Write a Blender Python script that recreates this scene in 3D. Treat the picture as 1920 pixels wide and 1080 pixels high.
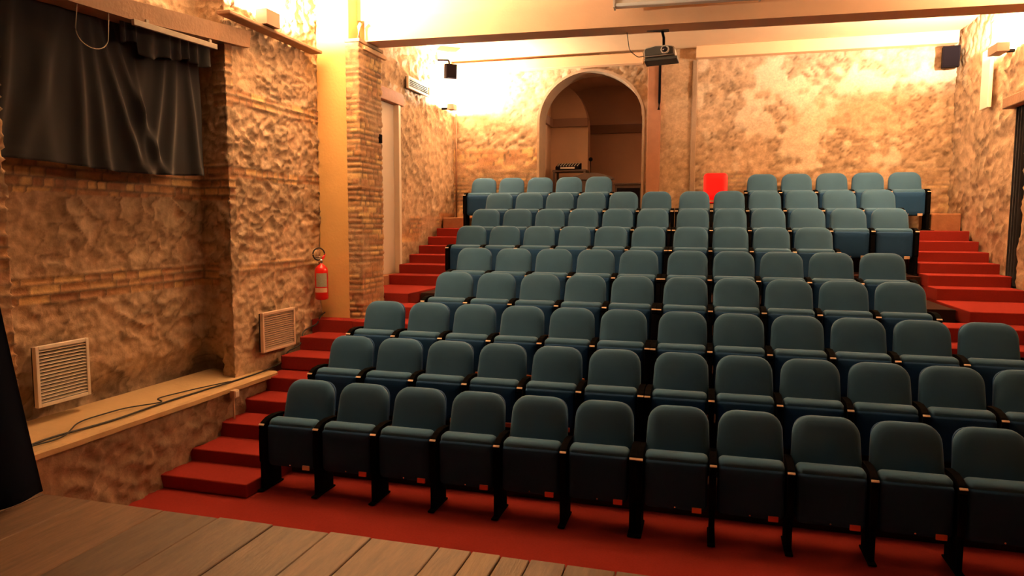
import bpy, bmesh, math, random
from mathutils import Vector, Matrix, noise
random.seed(7)
R = math.radians
sc = bpy.context.scene
for o in list(bpy.data.objects):
    bpy.data.objects.remove(o)
C = sc.collection

# ------------------------------------------------------------------ camera
F_PX, YAW, PITCH, ROLL = 1316.43, R(15.627), R(5.191), R(0.212)
w = Vector((-math.sin(YAW) * math.cos(PITCH), math.cos(YAW) * math.cos(PITCH), -math.sin(PITCH)))
r0 = Vector((math.cos(YAW), math.sin(YAW), 0)); u0 = r0.cross(w)
r = r0 * math.cos(ROLL) + u0 * math.sin(ROLL); u = -r0 * math.sin(ROLL) + u0 * math.cos(ROLL)
cd = bpy.data.cameras.new('camera'); cam = bpy.data.objects.new('camera', cd); C.objects.link(cam)
cam.matrix_world = Matrix(((r.x, u.x, -w.x, 0), (r.y, u.y, -w.y, 0), (r.z, u.z, -w.z, 0), (0, 0, 0, 1)))
cd.sensor_width = 36; cd.lens = F_PX * 36 / 1920; cd.clip_start = .05; cd.clip_end = 100
sc.camera = cam

# ------------------------------------------------------------------ world, exposure, room lamps
wd = bpy.data.worlds.new('world'); sc.world = wd; wd.use_nodes = True
wd.node_tree.nodes['Background'].inputs[0].default_value = (.010, .008, .006, 1)
wd.node_tree.nodes['Background'].inputs[1].default_value = 1
sc.view_settings.view_transform = 'Standard'; sc.view_settings.look = 'None'
sc.view_settings.gamma = 1; sc.view_settings.use_curve_mapping = False
sc.view_settings.exposure = 1.36
LAMP_COL = (1.0, .80, .555)
# x, y, z of the rim, mounting wall direction (+1 wall on the left, -1 wall on the right), watts
UPLIGHTS = [(-4.66, 6.82, 2.27, 1, 600), (-4.60, 12.32, 2.17, 1, 520), (3.52, 10.62, 2.31, -1, 520), (3.52, 7.85, 2.31, -1, 150)]  # the last uplight is unseen, added to balance the light on the right
FLOOR_Z = -2.363
STAGE_Z = -1.5
CEIL_Z = 3.07

# ------------------------------------------------------------------ helpers
def setp(o, label=None, cat=None, group=None, kind=None):
    if label: o['label'] = label
    if cat: o['category'] = cat
    if group: o['group'] = group
    if kind: o['kind'] = kind
    return o

def mesh(name, bm, m, parent=None, smooth=False, loc=None):
    me = bpy.data.meshes.new(name)
    bmesh.ops.recalc_face_normals(bm, faces=bm.faces[:])
    bm.to_mesh(me); bm.free()
    if smooth:
        for p in me.polygons: p.use_smooth = True
    for mm in (m if isinstance(m, (list, tuple)) else [m]): me.materials.append(mm)
    o = bpy.data.objects.new(name, me); C.objects.link(o)
    if loc: o.location = loc
    if parent: o.parent = parent
    return o

def struct(name, bm, m, parent=None, smooth=False):
    o = mesh(name, bm, m, parent, smooth)
    if not parent: o['kind'] = 'structure'
    return o

def empty(name, loc, label=None, cat=None, group=None, rz=0):
    o = bpy.data.objects.new(name, None); C.objects.link(o)
    o.location = loc; o.rotation_euler = (0, 0, rz); o.empty_display_size = .1
    return setp(o, label, cat, group)

def box(bm, x0, x1, y0, y1, z0, z1, bev=0, seg=2, mi=0):
    vs = [bm.verts.new((x, y, z)) for x in (x0, x1) for y in (y0, y1) for z in (z0, z1)]
    fs = [bm.faces.new([vs[i] for i in f]) for f in ((0, 1, 3, 2), (4, 6, 7, 5), (0, 4, 5, 1), (2, 3, 7, 6), (0, 2, 6, 4), (1, 5, 7, 3))]
    for f in fs: f.material_index = mi
    if bev:
        es = {e for f in fs for e in f.edges}
        bmesh.ops.bevel(bm, geom=list(es), offset=bev, segments=seg, affect='EDGES', profile=.5)
    return vs

def B(x0, x1, y0, y1, z0, z1, bev=0, seg=2):
    bm = bmesh.new(); box(bm, x0, x1, y0, y1, z0, z1, bev, seg); return bm

def tube(bm, pts, rad, n=8, cap=True):
    pts = [Vector(p) for p in pts]; rings = []
    up = Vector((0, 0, 1))
    for i, p in enumerate(pts):
        t = (pts[min(i + 1, len(pts) - 1)] - pts[max(i - 1, 0)]).normalized()
        a = t.cross(up)
        if a.length < .05: a = t.cross(Vector((1, 0, 0)))
        a.normalize(); b = t.cross(a)
        rr = rad[i] if isinstance(rad, (list, tuple)) else rad
        rings.append([bm.verts.new(p + a * math.cos(2 * math.pi * k / n) * rr + b * math.sin(2 * math.pi * k / n) * rr) for k in range(n)])
    for i in range(len(rings) - 1):
        for k in range(n):
            bm.faces.new((rings[i][k], rings[i][(k + 1) % n], rings[i + 1][(k + 1) % n], rings[i + 1][k]))
    if cap:
        bm.faces.new(rings[0]); bm.faces.new(rings[-1])

def lathe(bm, prof, n=20, c=(0, 0, 0)):
    rings = []
    for rr, z in prof:
        rings.append([bm.verts.new((c[0] + rr * math.cos(2 * math.pi * k / n), c[1] + rr * math.sin(2 * math.pi * k / n), c[2] + z)) for k in range(n)])
    for i in range(len(rings) - 1):
        for k in range(n):
            bm.faces.new((rings[i][k], rings[i][(k + 1) % n], rings[i + 1][(k + 1) % n], rings[i + 1][k]))
    bm.faces.new(rings[0]); bm.faces.new(rings[-1])

def prism(bm, prof, x0, x1, axis='X'):
    """extrude a closed 2-D outline; axis X: prof=(y,z); axis Y: prof=(x,z); axis Z: prof=(x,y)"""
    def P(a, b, t):
        return {'X': (t, a, b), 'Y': (a, t, b), 'Z': (a, b, t)}[axis]
    A = [bm.verts.new(P(a, b, x0)) for a, b in prof]; Bv = [bm.verts.new(P(a, b, x1)) for a, b in prof]
    n = len(prof)
    for i in range(n): bm.faces.new((A[i], A[(i + 1) % n], Bv[(i + 1) % n], Bv[i]))
    bm.faces.new(A); bm.faces.new(Bv[::-1])

def smooth01(a, b, x):
    t = min(1, max(0, (x - a) / (b - a))); return t * t * (3 - 2 * t)

# ------------------------------------------------------------------ materials
def nodes(name):
    m = bpy.data.materials.new(name); m.use_nodes = True
    nt = m.node_tree; return m, nt, nt.nodes['Principled BSDF']

def mat(name, col, rough=.6, metal=0, noise_amt=0, scale=20, bump=0, bscale=80, sheen=0, emis=None, estr=0, spec=.5, coat=0):
    m, nt, p = nodes(name)
    p.inputs['Base Color'].default_value = (*col, 1); p.inputs['Roughness'].default_value = rough
    p.inputs['Metallic'].default_value = metal; p.inputs['Specular IOR Level'].default_value = spec
    if sheen:
        p.inputs['Sheen Weight'].default_value = sheen; p.inputs['Sheen Roughness'].default_value = .35
    if coat: p.inputs['Coat Weight'].default_value = coat
    if emis:
        p.inputs['Emission Color'].default_value = (*emis, 1); p.inputs['Emission Strength'].default_value = estr
    tc = nt.nodes.new('ShaderNodeTexCoord')
    if noise_amt:
        n = nt.nodes.new('ShaderNodeTexNoise'); n.inputs['Scale'].default_value = scale; n.inputs['Detail'].default_value = 5
        nt.links.new(tc.outputs['Object'], n.inputs['Vector'])
        mx = nt.nodes.new('ShaderNodeMix'); mx.data_type = 'RGBA'
        mx.inputs[6].default_value = (*[c * (1 - noise_amt) for c in col], 1)
        mx.inputs[7].default_value = (*[min(1, c * (1 + noise_amt)) for c in col], 1)
        nt.links.new(n.outputs['Fac'], mx.inputs[0]); nt.links.new(mx.outputs[2], p.inputs['Base Color'])
    if bump:
        n2 = nt.nodes.new('ShaderNodeTexNoise'); n2.inputs['Scale'].default_value = bscale; n2.inputs['Detail'].default_value = 4
        nt.links.new(tc.outputs['Object'], n2.inputs['Vector'])
        b = nt.nodes.new('ShaderNodeBump'); b.inputs['Strength'].default_value = bump; b.inputs['Distance'].default_value = .01
        nt.links.new(n2.outputs['Fac'], b.inputs['Height']); nt.links.new(b.outputs['Normal'], p.inputs['Normal'])
    return m

def attr_mat(name, rough=.9, bump=.5, bscale=45, bdist=.012, varamt=.16, vscale=26):
    """masonry / wood: colour of each stone or board from the mesh attribute 'tone', grain and pitting from noise"""
    m, nt, p = nodes(name); p.inputs['Roughness'].default_value = rough; p.inputs['Specular IOR Level'].default_value = .2
    at = nt.nodes.new('ShaderNodeAttribute'); at.attribute_name = 'tone'
    tc = nt.nodes.new('ShaderNodeTexCoord')
    n = nt.nodes.new('ShaderNodeTexNoise'); n.inputs['Scale'].default_value = vscale; n.inputs['Detail'].default_value = 6; n.inputs['Roughness'].default_value = .65
    nt.links.new(tc.outputs['Object'], n.inputs['Vector'])
    mr = nt.nodes.new('ShaderNodeMapRange'); mr.inputs[1].default_value = .3; mr.inputs[2].default_value = .7
    mr.inputs[3].default_value = 1 - varamt; mr.inputs[4].default_value = 1 + varamt
    nt.links.new(n.outputs['Fac'], mr.inputs[0])
    mx = nt.nodes.new('ShaderNodeMix'); mx.data_type = 'RGBA'; mx.blend_type = 'MULTIPLY'; mx.inputs[0].default_value = 1
    cb = nt.nodes.new('ShaderNodeCombineColor')
    for i in range(3): nt.links.new(mr.outputs[0], cb.inputs[i])
    nt.links.new(at.outputs['Color'], mx.inputs[6]); nt.links.new(cb.outputs[0], mx.inputs[7])
    nt.links.new(mx.outputs[2], p.inputs['Base Color'])
    n2 = nt.nodes.new('ShaderNodeTexNoise'); n2.inputs['Scale'].default_value = bscale; n2.inputs['Detail'].default_value = 7; n2.inputs['Roughness'].default_value = .6
    nt.links.new(tc.outputs['Object'], n2.inputs['Vector'])
    b = nt.nodes.new('ShaderNodeBump'); b.inputs['Strength'].default_value = bump; b.inputs['Distance'].default_value = bdist
    nt.links.new(n2.outputs['Fac'], b.inputs['Height']); nt.links.new(b.outputs['Normal'], p.inputs['Normal'])
    return m

M_ROCK = attr_mat('rubble_masonry')
M_ROCK2 = attr_mat('smooth_masonry', bump=.4, bdist=.015)
M_PLASTER = mat('ochre_plaster', (.78, .48, .18), .85, noise_amt=.08, scale=3, bump=.25, bscale=30)
M_CEIL = mat('cream_ceiling_plaster', (.72, .51, .32), .9, noise_amt=.05, scale=4, bump=.1, bscale=30)
M_BEAM = mat('cream_painted_beam', (.74, .47, .28), .8, noise_amt=.07, scale=5, bump=.12, bscale=40)
M_BEAM_U = mat('cream_painted_beam_soffit', (.60, .38, .24), .8, noise_amt=.08, scale=5)
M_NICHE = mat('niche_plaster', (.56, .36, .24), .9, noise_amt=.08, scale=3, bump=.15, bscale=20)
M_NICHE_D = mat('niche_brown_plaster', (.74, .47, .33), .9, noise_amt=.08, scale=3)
M_TRIMN = mat('niche_cornice_brown', (.30, .17, .12), .9)
M_TRIMPL = mat('arch_border_plaster', (.36, .25, .17), .9, noise_amt=.15, scale=12, bump=.5, bscale=30)
M_WOOD = mat('old_lintel_wood', (.30, .17, .10), .75, noise_amt=.25, scale=8, bump=.4, bscale=30)
M_WOODR = mat('reddish_post_wood', (.34, .15, .08), .7, noise_amt=.2, scale=9, bump=.3, bscale=30)
M_CARPET = mat('red_carpet', (.30, .032, .025), .95, noise_amt=.14, scale=60, bump=.5, bscale=500, spec=.05)
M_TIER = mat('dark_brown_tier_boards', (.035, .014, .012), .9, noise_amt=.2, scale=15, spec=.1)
M_TERRA = mat('bare_terracotta_masonry', (.34, .15, .07), .9, noise_amt=.25, scale=12, bump=.5, bscale=30)
M_LEDGE = mat('worn_ledge_plaster', (.55, .38, .20), .85, noise_amt=.12, scale=7, bump=.35, bscale=25)
M_FAB = mat('teal_seat_fabric', (.054, .150, .285), .85, noise_amt=.10, scale=6, bump=.25, bscale=700, sheen=.15, spec=.2)
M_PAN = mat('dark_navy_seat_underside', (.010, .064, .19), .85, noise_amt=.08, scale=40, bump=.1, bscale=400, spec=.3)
M_BLACK = mat('black_metal_seat_frame', (.004, .004, .005), .9, noise_amt=.1, scale=30, spec=.04)
M_ARM = mat('black_armrest_plastic', (.003, .003, .0035), .9, spec=.03)
M_TAGT = mat('cream_number_plate', (.60, .46, .34), .5)
M_TAGR = mat('red_number_tag', (.80, .11, .06), .5)
M_TAGO = mat('orange_number_tag', (.80, .17, .03), .5)
M_CHROME = mat('chrome', (.75, .75, .75), .25, 1)
M_VELVET = mat('black_stage_cloth', (.050, .048, .052), .85, noise_amt=.1, scale=5, sheen=.7, spec=.15)
M_NAVYC = mat('dark_navy_stage_curtain', (.018, .026, .055), .9, spec=.1)
M_REDP = mat('bright_red_plastic', (.85, .006, .012), .35, coat=.2)
M_REDX = mat('extinguisher_red_paint', (.75, .012, .010), .3, coat=.5)
M_LBL = mat('printed_grey_label', (.33, .36, .30), .5, noise_amt=.4, scale=120)
M_LBL2 = mat('cream_label', (.75, .50, .33), .5, noise_amt=.2, scale=100)
M_RUB = mat('black_rubber', (.02, .018, .018), .5)
M_WHITE = mat('white_painted_metal', (.78, .70, .60), .45, noise_amt=.04, scale=10)
M_DARKIN = mat('dark_grille_interior', (.03, .022, .018), .9)
M_DOOR = mat('white_painted_door', (.66, .58, .50), .5, noise_amt=.03, scale=3)
M_SPK = mat('brown_black_speaker_cabinet', (.010, .007, .009), .9, spec=.02)
M_SPKG = mat('speaker_cloth', (.007, .005, .007), .95, spec=.02, bump=.3, bscale=900)
M_SILV = mat('silver_grey_projector_plastic', (.55, .50, .44), .4)
M_PRJD = mat('dark_projector_front', (.085, .085, .08), .45)
M_GLASS = mat('dark_lens_glass', (.02, .02, .03), .08, spec=.8)
M_LAMPH = mat('brown_lamp_housing', (.24, .12, .08), .5)
M_BULB = mat('halogen_bulb_glow', (1, .8, .5), .5, emis=(1, .72, .4), estr=60)
M_CABLE = mat('black_cable', (.012, .010, .010), .5)
M_CREAMB = mat('cream_junction_box', (.70, .50, .33), .5)
M_COPPER = mat('brown_pipe', (.22, .10, .05), .5)
M_DKWOOD = mat('dark_desk_wood', (.075, .045, .035), .5, noise_amt=.2, scale=10)
M_BATTEN = mat('weathered_batten', (.30, .25, .20), .8, noise_amt=.2, scale=12)
M_DIFF = mat('opal_lamp_cover', (.75, .78, .76), .4)

# ------------------------------------------------------------------ masonry surfaces
def cellhash(p):
    v = math.sin(p[0] * 12.9898 + p[1] * 78.233 + p[2] * 37.719) * 43758.5453
    return v - math.floor(v)

ROCKS = [(.49, .355, .235), (.45, .315, .20), (.53, .395, .265), (.41, .285, .18), (.47, .335, .225), (.60, .455, .32), (.38, .265, .17)]
BRICKS = [(.50, .28, .14), (.58, .36, .18), (.44, .24, .13), (.68, .46, .22), (.48, .27, .15), (.40, .21, .12)]
MORTAR = (.40, .28, .185)
CREV = (.23, .155, .098)

def tone(base, k): return tuple(c * k for c in base)

def rubble(p, sc_=4.2, depth=.035, cov=.85):
    q = Vector((p[0] * sc_, p[1] * sc_, p[2] * sc_ * 1.35))
    q += noise.noise_vector(q * .6) * .55 + noise.noise_vector(q * 2.3) * .22
    d, pts = noise.voronoi(q)
    e = d[1] - d[0] + .05 * noise.noise(Vector(p) * 17)
    h = smooth01(.03, .34, e)
    cid = pts[0]
    hv = cellhash(cid); hv2 = cellhash(cid + Vector((3.1, 1.7, .4)))
    n1 = noise.noise(Vector(p) * 9); n2 = noise.noise(Vector(p) * 22); n3 = noise.noise(Vector(p) * 1.3 + Vector((5, 9, 2))) + .5 * noise.noise(Vector(p) * 4.1)
    disp = depth * (h * (.25 + .75 * hv) + .42 * n1 + .26 * n2)
    # areas where old mortar has been smeared over the stones
    cover = smooth01(-.25, .30, n3 + .35 * (hv - .5) + .25 * n2) * cov
    disp = disp * (1 - .6 * cover) + depth * (.5 + .35 * n1 + .2 * n2) * cover
    k = smooth01(.0, .10, e)
    gap = tuple(CREV[i] * (1 - k) + MORTAR[i] * k for i in range(3))
    col = ROCKS[int(hv2 * 6.999)]
    m = h
    col = tuple(gap[i] * (1 - m) + col[i] * m for i in range(3))
    col = tuple(col[i] * (1 - cover) + MORTAR[i] * 1.35 * cover for i in range(3))
    return disp, tone(col, 1 + .26 * n1 + .22 * n2)

def brick(s, z, p, ch=.074, bl=.25, depth=.018, worn=.5):
    z = z + .012 * noise.noise(Vector((s * 1.3, 0, 7)))
    row = math.floor(z / ch); sh = cellhash((row, 1.3, 2.2)) * bl
    wv = bl * (.8 + .4 * cellhash((row, 4.4, 1.2)))
    k = math.floor((s + sh) / wv)
    fs = (s + sh) - k * wv; fw = wv
    if cellhash((k, row, 9.1)) > .6:
        fw = wv / 2
        if fs > fw: fs -= fw; k += 500
    fz = z - row * ch
    e = min(fs, fw - fs, fz, ch - fz) + .004 * noise.noise(Vector(p) * 30)
    h = smooth01(.004, .014, e)
    hv = cellhash((k, row, 3.3)); hv2 = cellhash((k, row, 7.7))
    n1 = noise.noise(Vector(p) * 14)
    disp = depth * (h * (.5 + .7 * hv) + .25 * n1)
    col = BRICKS[int(hv2 * 5.999)]
    cover = smooth01(.0, .35, noise.noise(Vector(p) * 1.6 + Vector((1, 2, 3)))) * worn
    gap = tuple(c * .62 for c in MORTAR)
    col = tuple(gap[i] * (1 - h) + col[i] * h for i in range(3))
    col = tuple(col[i] * (1 - cover) + MORTAR[i] * 1.25 * cover for i in range(3))
    return disp, tone(col, 1 + .16 * n1)

def masonry(name, path, z0, z1, style, m, step=.032, skip=None, parent=None, kind=True, outward=-1):
    """relief wall along a plan path; style(s, z, p) -> (relief, colour); relief grows on the room side"""
    P = [Vector((a[0], a[1], 0)) for a in path]
    samples = []
    s0 = 0
    for i in range(len(P) - 1):
        d = P[i + 1] - P[i]; L = d.length; n = max(1, int(round(L / step))); t = d.normalized()
        nn = Vector((t.y, -t.x, 0)) * outward
        for k in range(n + (1 if i == len(P) - 2 else 0)):
            samples.append([P[i] + d * (k / n), nn.copy(), s0 + L * k / n, k == 0 and i > 0])
        s0 += L
    for i, sm in enumerate(samples):
        if sm[3]: sm[1] = (samples[i - 1][1] + samples[min(i + 1, len(samples) - 1)][1]); sm[1] = sm[1] / max(.5, sm[1].length_squared / 2) / 1.0 if sm[1].length > .01 else samples[i-1][1]
    nz = max(1, int(round((z1 - z0) / step)))
    verts, cols = [], []
    for sm in samples:
        for j in range(nz + 1):
            z = z0 + (z1 - z0) * j / nz
            p = sm[0] + Vector((0, 0, z))
            d, c = style(sm[2], z, p)
            verts.append(p + sm[1] * d); cols.append(c)
    faces = []
    H = nz + 1
    for i in range(len(samples) - 1):
        for j in range(nz):
            a = i * H + j
            if skip:
                c = (verts[a] + verts[a + H + 1]) / 2
                if skip(c): continue
            faces.append((a, a + H, a + H + 1, a + 1))
    me = bpy.data.meshes.new(name); me.from_pydata([tuple(v) for v in verts], [], faces)
    at = me.color_attributes.new('tone', 'FLOAT_COLOR', 'POINT')
    flat = []
    for c in cols: flat += [max(0, min(1, c[0])), max(0, min(1, c[1])), max(0, min(1, c[2])), 1]
    at.data.foreach_set('color', flat)
    for p in me.polygons: p.use_smooth = True
    me.materials.append(m)
    o = bpy.data.objects.new(name, me); C.objects.link(o)
    if parent: o.parent = parent
    elif kind: o['kind'] = 'structure'
    return o

def bands(blist, soft=.03, worn=.35, sc_=4.2, depth=.035):
    def f(s, z, p):
        a = rubble(p, sc_, depth)
        wob = .03 * noise.noise(Vector((s * 1.5, z, 3)))
        for b0, b1 in blist:
            if b0 - soft < z + wob < b1 + soft:
                k = smooth01(b0 - soft, b0 + soft, z + wob) * (1 - smooth01(b1 - soft, b1 + soft, z + wob))
                if k > .5:
                    return brick(s, z, p, worn=worn)
        return a
    return f

# ---- left wall: near pier, alcove, pier -------------------------------------
def left_style(s, z, p):
    Y = p.y
    if Y < 3.82 and p.x > -5.15:                       # brick jamb nearest the stage
        return brick(s, z, p, ch=.085, bl=.26, depth=.018, worn=.75)
    if p.x < -5.0:                                     # back of the alcove
        b = bands([(-.66, -.43), (.25, .62)], worn=.10, sc_=3.4, depth=.034)
        d, c = b(s, z, p)
        if z < -1.25:                                  # crumbling foot of the wall
            k = smooth01(-1.25, -1.62, z)
            d += k * (.13 + .07 * noise.noise(Vector(p) * 5))
        return d, tone(c, .92)
    if Y < 6.4 and p.x < -4.77: 
        return bands([(.25, .6), (1.2, 1.9)], worn=.6)(s, z, p)
    b = bands([(.48, .60), (1.24, 1.40), (-.56, -.44)], worn=.7, sc_=6.0, depth=.036)
    d, c = b(s, z, p)
    if z > 2.0: d *= 1.3
    return d, tone(c, 1.06)

masonry('wall_left', [(-4.66, -3.0), (-4.66, 1.0)], STAGE_Z, CEIL_Z, lambda s, z, p: brick(s, z, p, ch=.085), M_ROCK2, step=.12)
masonry('wall_left', [(-4.66, 1.0), (-4.66, 3.76), (-5.24, 3.80), (-5.24, 6.37), (-4.80, 6.27), (-4.80, 8.12)], -1.75, CEIL_Z, left_style, M_ROCK, step=.020)

# ---- left wall beyond the brick pier, with the doorway ----------------------
DOOR = (9.30, 10.46, -.777, 1.88)
def left2_style(s, z, p):
    d, c = bands([(-.3, .15)], worn=.85, sc_=5.0, depth=.028)(s, z, p)
    if p.y > 12.2 and z < .2: return d, tone((.40, .19, .09), 1 + .3 * noise.noise(Vector(p) * 8))
    return d, tone(c, .98)
masonry('wall_left', [(-4.80, 8.60), (-4.80, 13.0)], -1.4, CEIL_Z, left2_style, M_ROCK, step=.036,
        skip=lambda c: DOOR[0] < c.y < DOOR[1] and c.z < 2.02)

# ---- back wall with the arch -------------------------------------------------
AX0, AX1, ASPR, AAP = -3.10, -1.21, 1.90, 2.77
ACX, AHW = (AX0 + AX1) / 2, (AX1 - AX0) / 2
def arch_z(x, grow=0):
    t = (x - ACX) / (AHW + grow)
    return -9 if abs(t) >= 1 else ASPR + (AAP - ASPR + grow) * math.sqrt(1 - t * t)
def back_style(s, z, p):
    X = p.x
    if X < -3.0 and z < 1.42 + .08 * noise.noise(Vector(p) * 3):
        return brick(s, z, p, worn=.45)
    if -1.25 < X < -.30:
        d, c = rubble(p, 6, .018)
        return d, tuple(c[i] * .55 + (.52, .36, .22)[i] * .45 for i in range(3))
    d, c = rubble(p, 5.5, .03)
    if X > -.3:
        # patches of old pale plaster left on the stones
        pn = noise.noise(Vector((X * 1.6, 0, z * 1.9 + 4))) + .6 * noise.noise(Vector((X * 6, 1, z * 6)))
        reg = math.exp(-((X - 1.1) / 1.1) ** 2 - ((z - 1.75) / .75) ** 2)
        k = smooth01(.25, .45, pn * .8 + reg * .55)
        c = tuple(c[i] * (1 - .6 * k) + (.80, .66, .50)[i] * .6 * k for i in range(3)); d = d * (1 - .5 * k) + .02 * k
    if z < .95 and X > -.1:
        d2, c2 = brick(s, z, p, worn=.6); c = tuple((a + b) / 2 for a, b in zip(c, c2))
    return d, c
masonry('wall_back', [(-4.9, 12.98), (3.85, 12.98)], -.12, CEIL_Z, back_style, M_ROCK, step=.036, outward=1,
        skip=lambda c: AX0 - .03 < c.x < AX1 + .03 and c.z < max(ASPR, arch_z(min(max(c.x, AX0 + .001), AX1 - .001), .0) + .03))
# plaster strip that runs up the wall right of the wooden post
struct('trim_2', B(-.36, -.27, 12.925, 12.97, .3, 2.86, .015), M_TRIMPL)

# ---- right wall --------------------------------------------------------------
def right_style(s, z, p):
    if p.y < 10.0: return brick(s, z, p, ch=.08, bl=.26, worn=.4, depth=.02)
    d, c = rubble(p, 5.0, .045)
    return d, tone(c, 1.0)
RD = (10.20, 10.50, -.78, 1.52)
masonry('wall_right', [(3.72, 13.0), (3.72, 3.0)], -2.37, CEIL_Z, right_style, M_ROCK, step=.042, outward=-1,
        skip=lambda c: RD[0] < c.y < RD[1] and RD[2] < c.z < RD[3])
masonry('wall_right', [(3.72, 3.0), (3.72, -3.0)], STAGE_Z, CEIL_Z, lambda s, z, p: brick(s, z, p, ch=.085), M_ROCK2, step=.12, outward=-1)
struct('wall_front', B(-4.8, 3.9, -3.1, -3.0, STAGE_Z, CEIL_Z), mat('dark_stage_backing', (.05, .04, .035), .9, noise_amt=.2, scale=3))
# ------------------------------------------------------------------ ceiling and beams
struct('ceiling', B(-5.4, 4.0, 4.1, 13.1, CEIL_Z, CEIL_Z + .12), M_CEIL)
struct('ceiling', B(-5.4, 4.0, -3.1, 4.1, CEIL_Z, CEIL_Z + .12), mat('black_stage_ceiling', (.03, .026, .024), .9))  # out of view, split off and kept black to cut bounced light
struct('trim_added_baffle', B(-4.70, 3.72, 4.0, 4.3, 2.20, CEIL_Z), mat('black_light_baffle', (.03, .026, .024), .9))       # unseen header over the stage opening, added to block lamp light

def slanted_beam(name, xa, xb, ya, yb, dep, z0, z1, m):
    bm = bmesh.new()
    vs = []
    for x, y in ((xa, ya), (xb, yb)):
        vs.append([bm.verts.new(v) for v in ((x, y, z0), (x, y + dep, z0), (x, y + dep, z1), (x, y, z1))])
    for i in range(4): bm.faces.new((vs[0][i], vs[0][(i + 1) % 4], vs[1][(i + 1) % 4], vs[1][i]))
    bm.faces.new(vs[0]); bm.faces.new(vs[1])
    return bm
bt = empty('ceiling_beam', (-.2, 8.4, 2.5), 'big cream painted beam crossing the ceiling in front of the projector', 'beam')
def put(bmx, name, m, par, smooth=False):
    o = mesh(name, bmx, m, None, smooth)
    o.parent = par; o.matrix_parent_inverse = Matrix.Translation(-par.location)
    return o
b_ = slanted_beam('b', -4.22, 3.74, 8.20, 8.59, .34, 2.27, 2.55, M_BEAM); put(b_, 'lower_flange', M_BEAM, bt)
b_ = slanted_beam('b', -4.6, 3.74, 8.26, 8.65, .26, 2.55, CEIL_Z + .01, M_BEAM); put(b_, 'upper_web', M_BEAM, bt)
bt = empty('ceiling_beam', (1.7, 12.8, 3.0), 'pale beam along the top of the rear wall, right of the wooden post', 'beam')
put(B(-.30, 3.70, 12.80, 12.99, 2.87, 3.07, .01), 'beam_body', M_BEAM, bt)
bt = empty('ceiling_beam', (-3, 12.8, 2.9), 'pale beam along the top of the rear wall, above the arch', 'beam')
put(B(-4.80, -1.22, 12.80, 12.99, 2.84, 3.02, .01), 'beam_body', M_BEAM, bt)

# ------------------------------------------------------------------ stage, floor, tiers, stairs
def boards(name, edges, y0, y1, z1, th, m, tones):
    bm = bmesh.new(); lay = None
    cols = []
    for i in range(len(edges) - 1):
        n0 = len(bm.verts)
        zz = z1 + random.uniform(-.004, .002)
        yy = y1 + random.uniform(-.006, .004)
        box(bm, edges[i] + .003, edges[i + 1] - .003, y0, yy, zz - th, zz, .004, 1)
        cols += [tones(i)] * (len(bm.verts) - n0)
    me = bpy.data.meshes.new(name)
    bm.to_mesh(me); bm.free()
    at = me.color_attributes.new('tone', 'FLOAT_COLOR', 'POINT')
    flat = []
    for c in cols: flat += [*c, 1]
    at.data.foreach_set('color', flat); me.materials.append(m)
    o = bpy.data.objects.new(name, me); C.objects.link(o); o['kind'] = 'structure'
    return o
def wood_mat():
    m = attr_mat('worn_stage_boards', rough=.5, bump=.25, bscale=14, bdist=.01, varamt=.30, vscale=5)
    nt = m.node_tree
    tc = [n for n in nt.nodes if n.type == 'TEX_COORD'][0]
    mp = nt.nodes.new('ShaderNodeMapping'); mp.inputs['Scale'].default_value = (5, .7, 1)
    nt.links.new(tc.outputs['Object'], mp.inputs['Vector'])
    for n in nt.nodes:
        if n.type == 'TEX_NOISE': nt.links.new(mp.outputs[0], n.inputs['Vector'])
    p = nt.nodes['Principled BSDF']; p.inputs['Specular IOR Level'].default_value = .45
    return m
ed = [-4.66, -4.3, -3.94, -3.52, -3.2, -2.72, -2.38, -2.06, -1.745, -1.52, -1.17, -1.01, -.87, -.735, -.57, -.35, -.1, .2, .5, .8, 1.1, 1.45, 1.8, 2.15, 2.5, 2.85, 3.2, 3.66]
WT = [(.25, .135, .075), (.22, .12, .07), (.25, .14, .085), (.28, .155, .09), (.33, .18, .10), (.21, .125, .075), (.23, .135, .08), (.27, .16, .09), (.32, .18, .095), (.34, .19, .09), (.36, .20, .085), (.40, .23, .085), (.34, .20, .09), (.27, .16, .10)]
boards('floor', ed, -3.0, 2.948, STAGE_Z, .03, wood_mat(), lambda i: tuple(c * .60 for c in (WT[i] if i < 14 else (.26, .155, .09))))
struct('trim_1', B(-4.66, 3.66, 2.90, 2.935, FLOOR_Z, STAGE_Z - .03), M_WOOD)          # stage front
struct('floor', B(-4.75, 3.72, 2.9, 13.0, FLOOR_Z - .1, FLOOR_Z), M_CARPET)

SZ = [-2.363, -2.241, -2.123, -1.981, -1.839, -1.683, -1.516, -1.359, -1.206, -1.056, -.926, -.777, -.637, -.5, -.364, -.223, -.077]
SY = [0, 5.031, 5.426, 5.832, 6.219, 6.61, 6.978, 7.374, 7.791, 8.206, 8.623, 9.824, 10.217, 10.613, 11.013, 11.418, 11.824]
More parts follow.
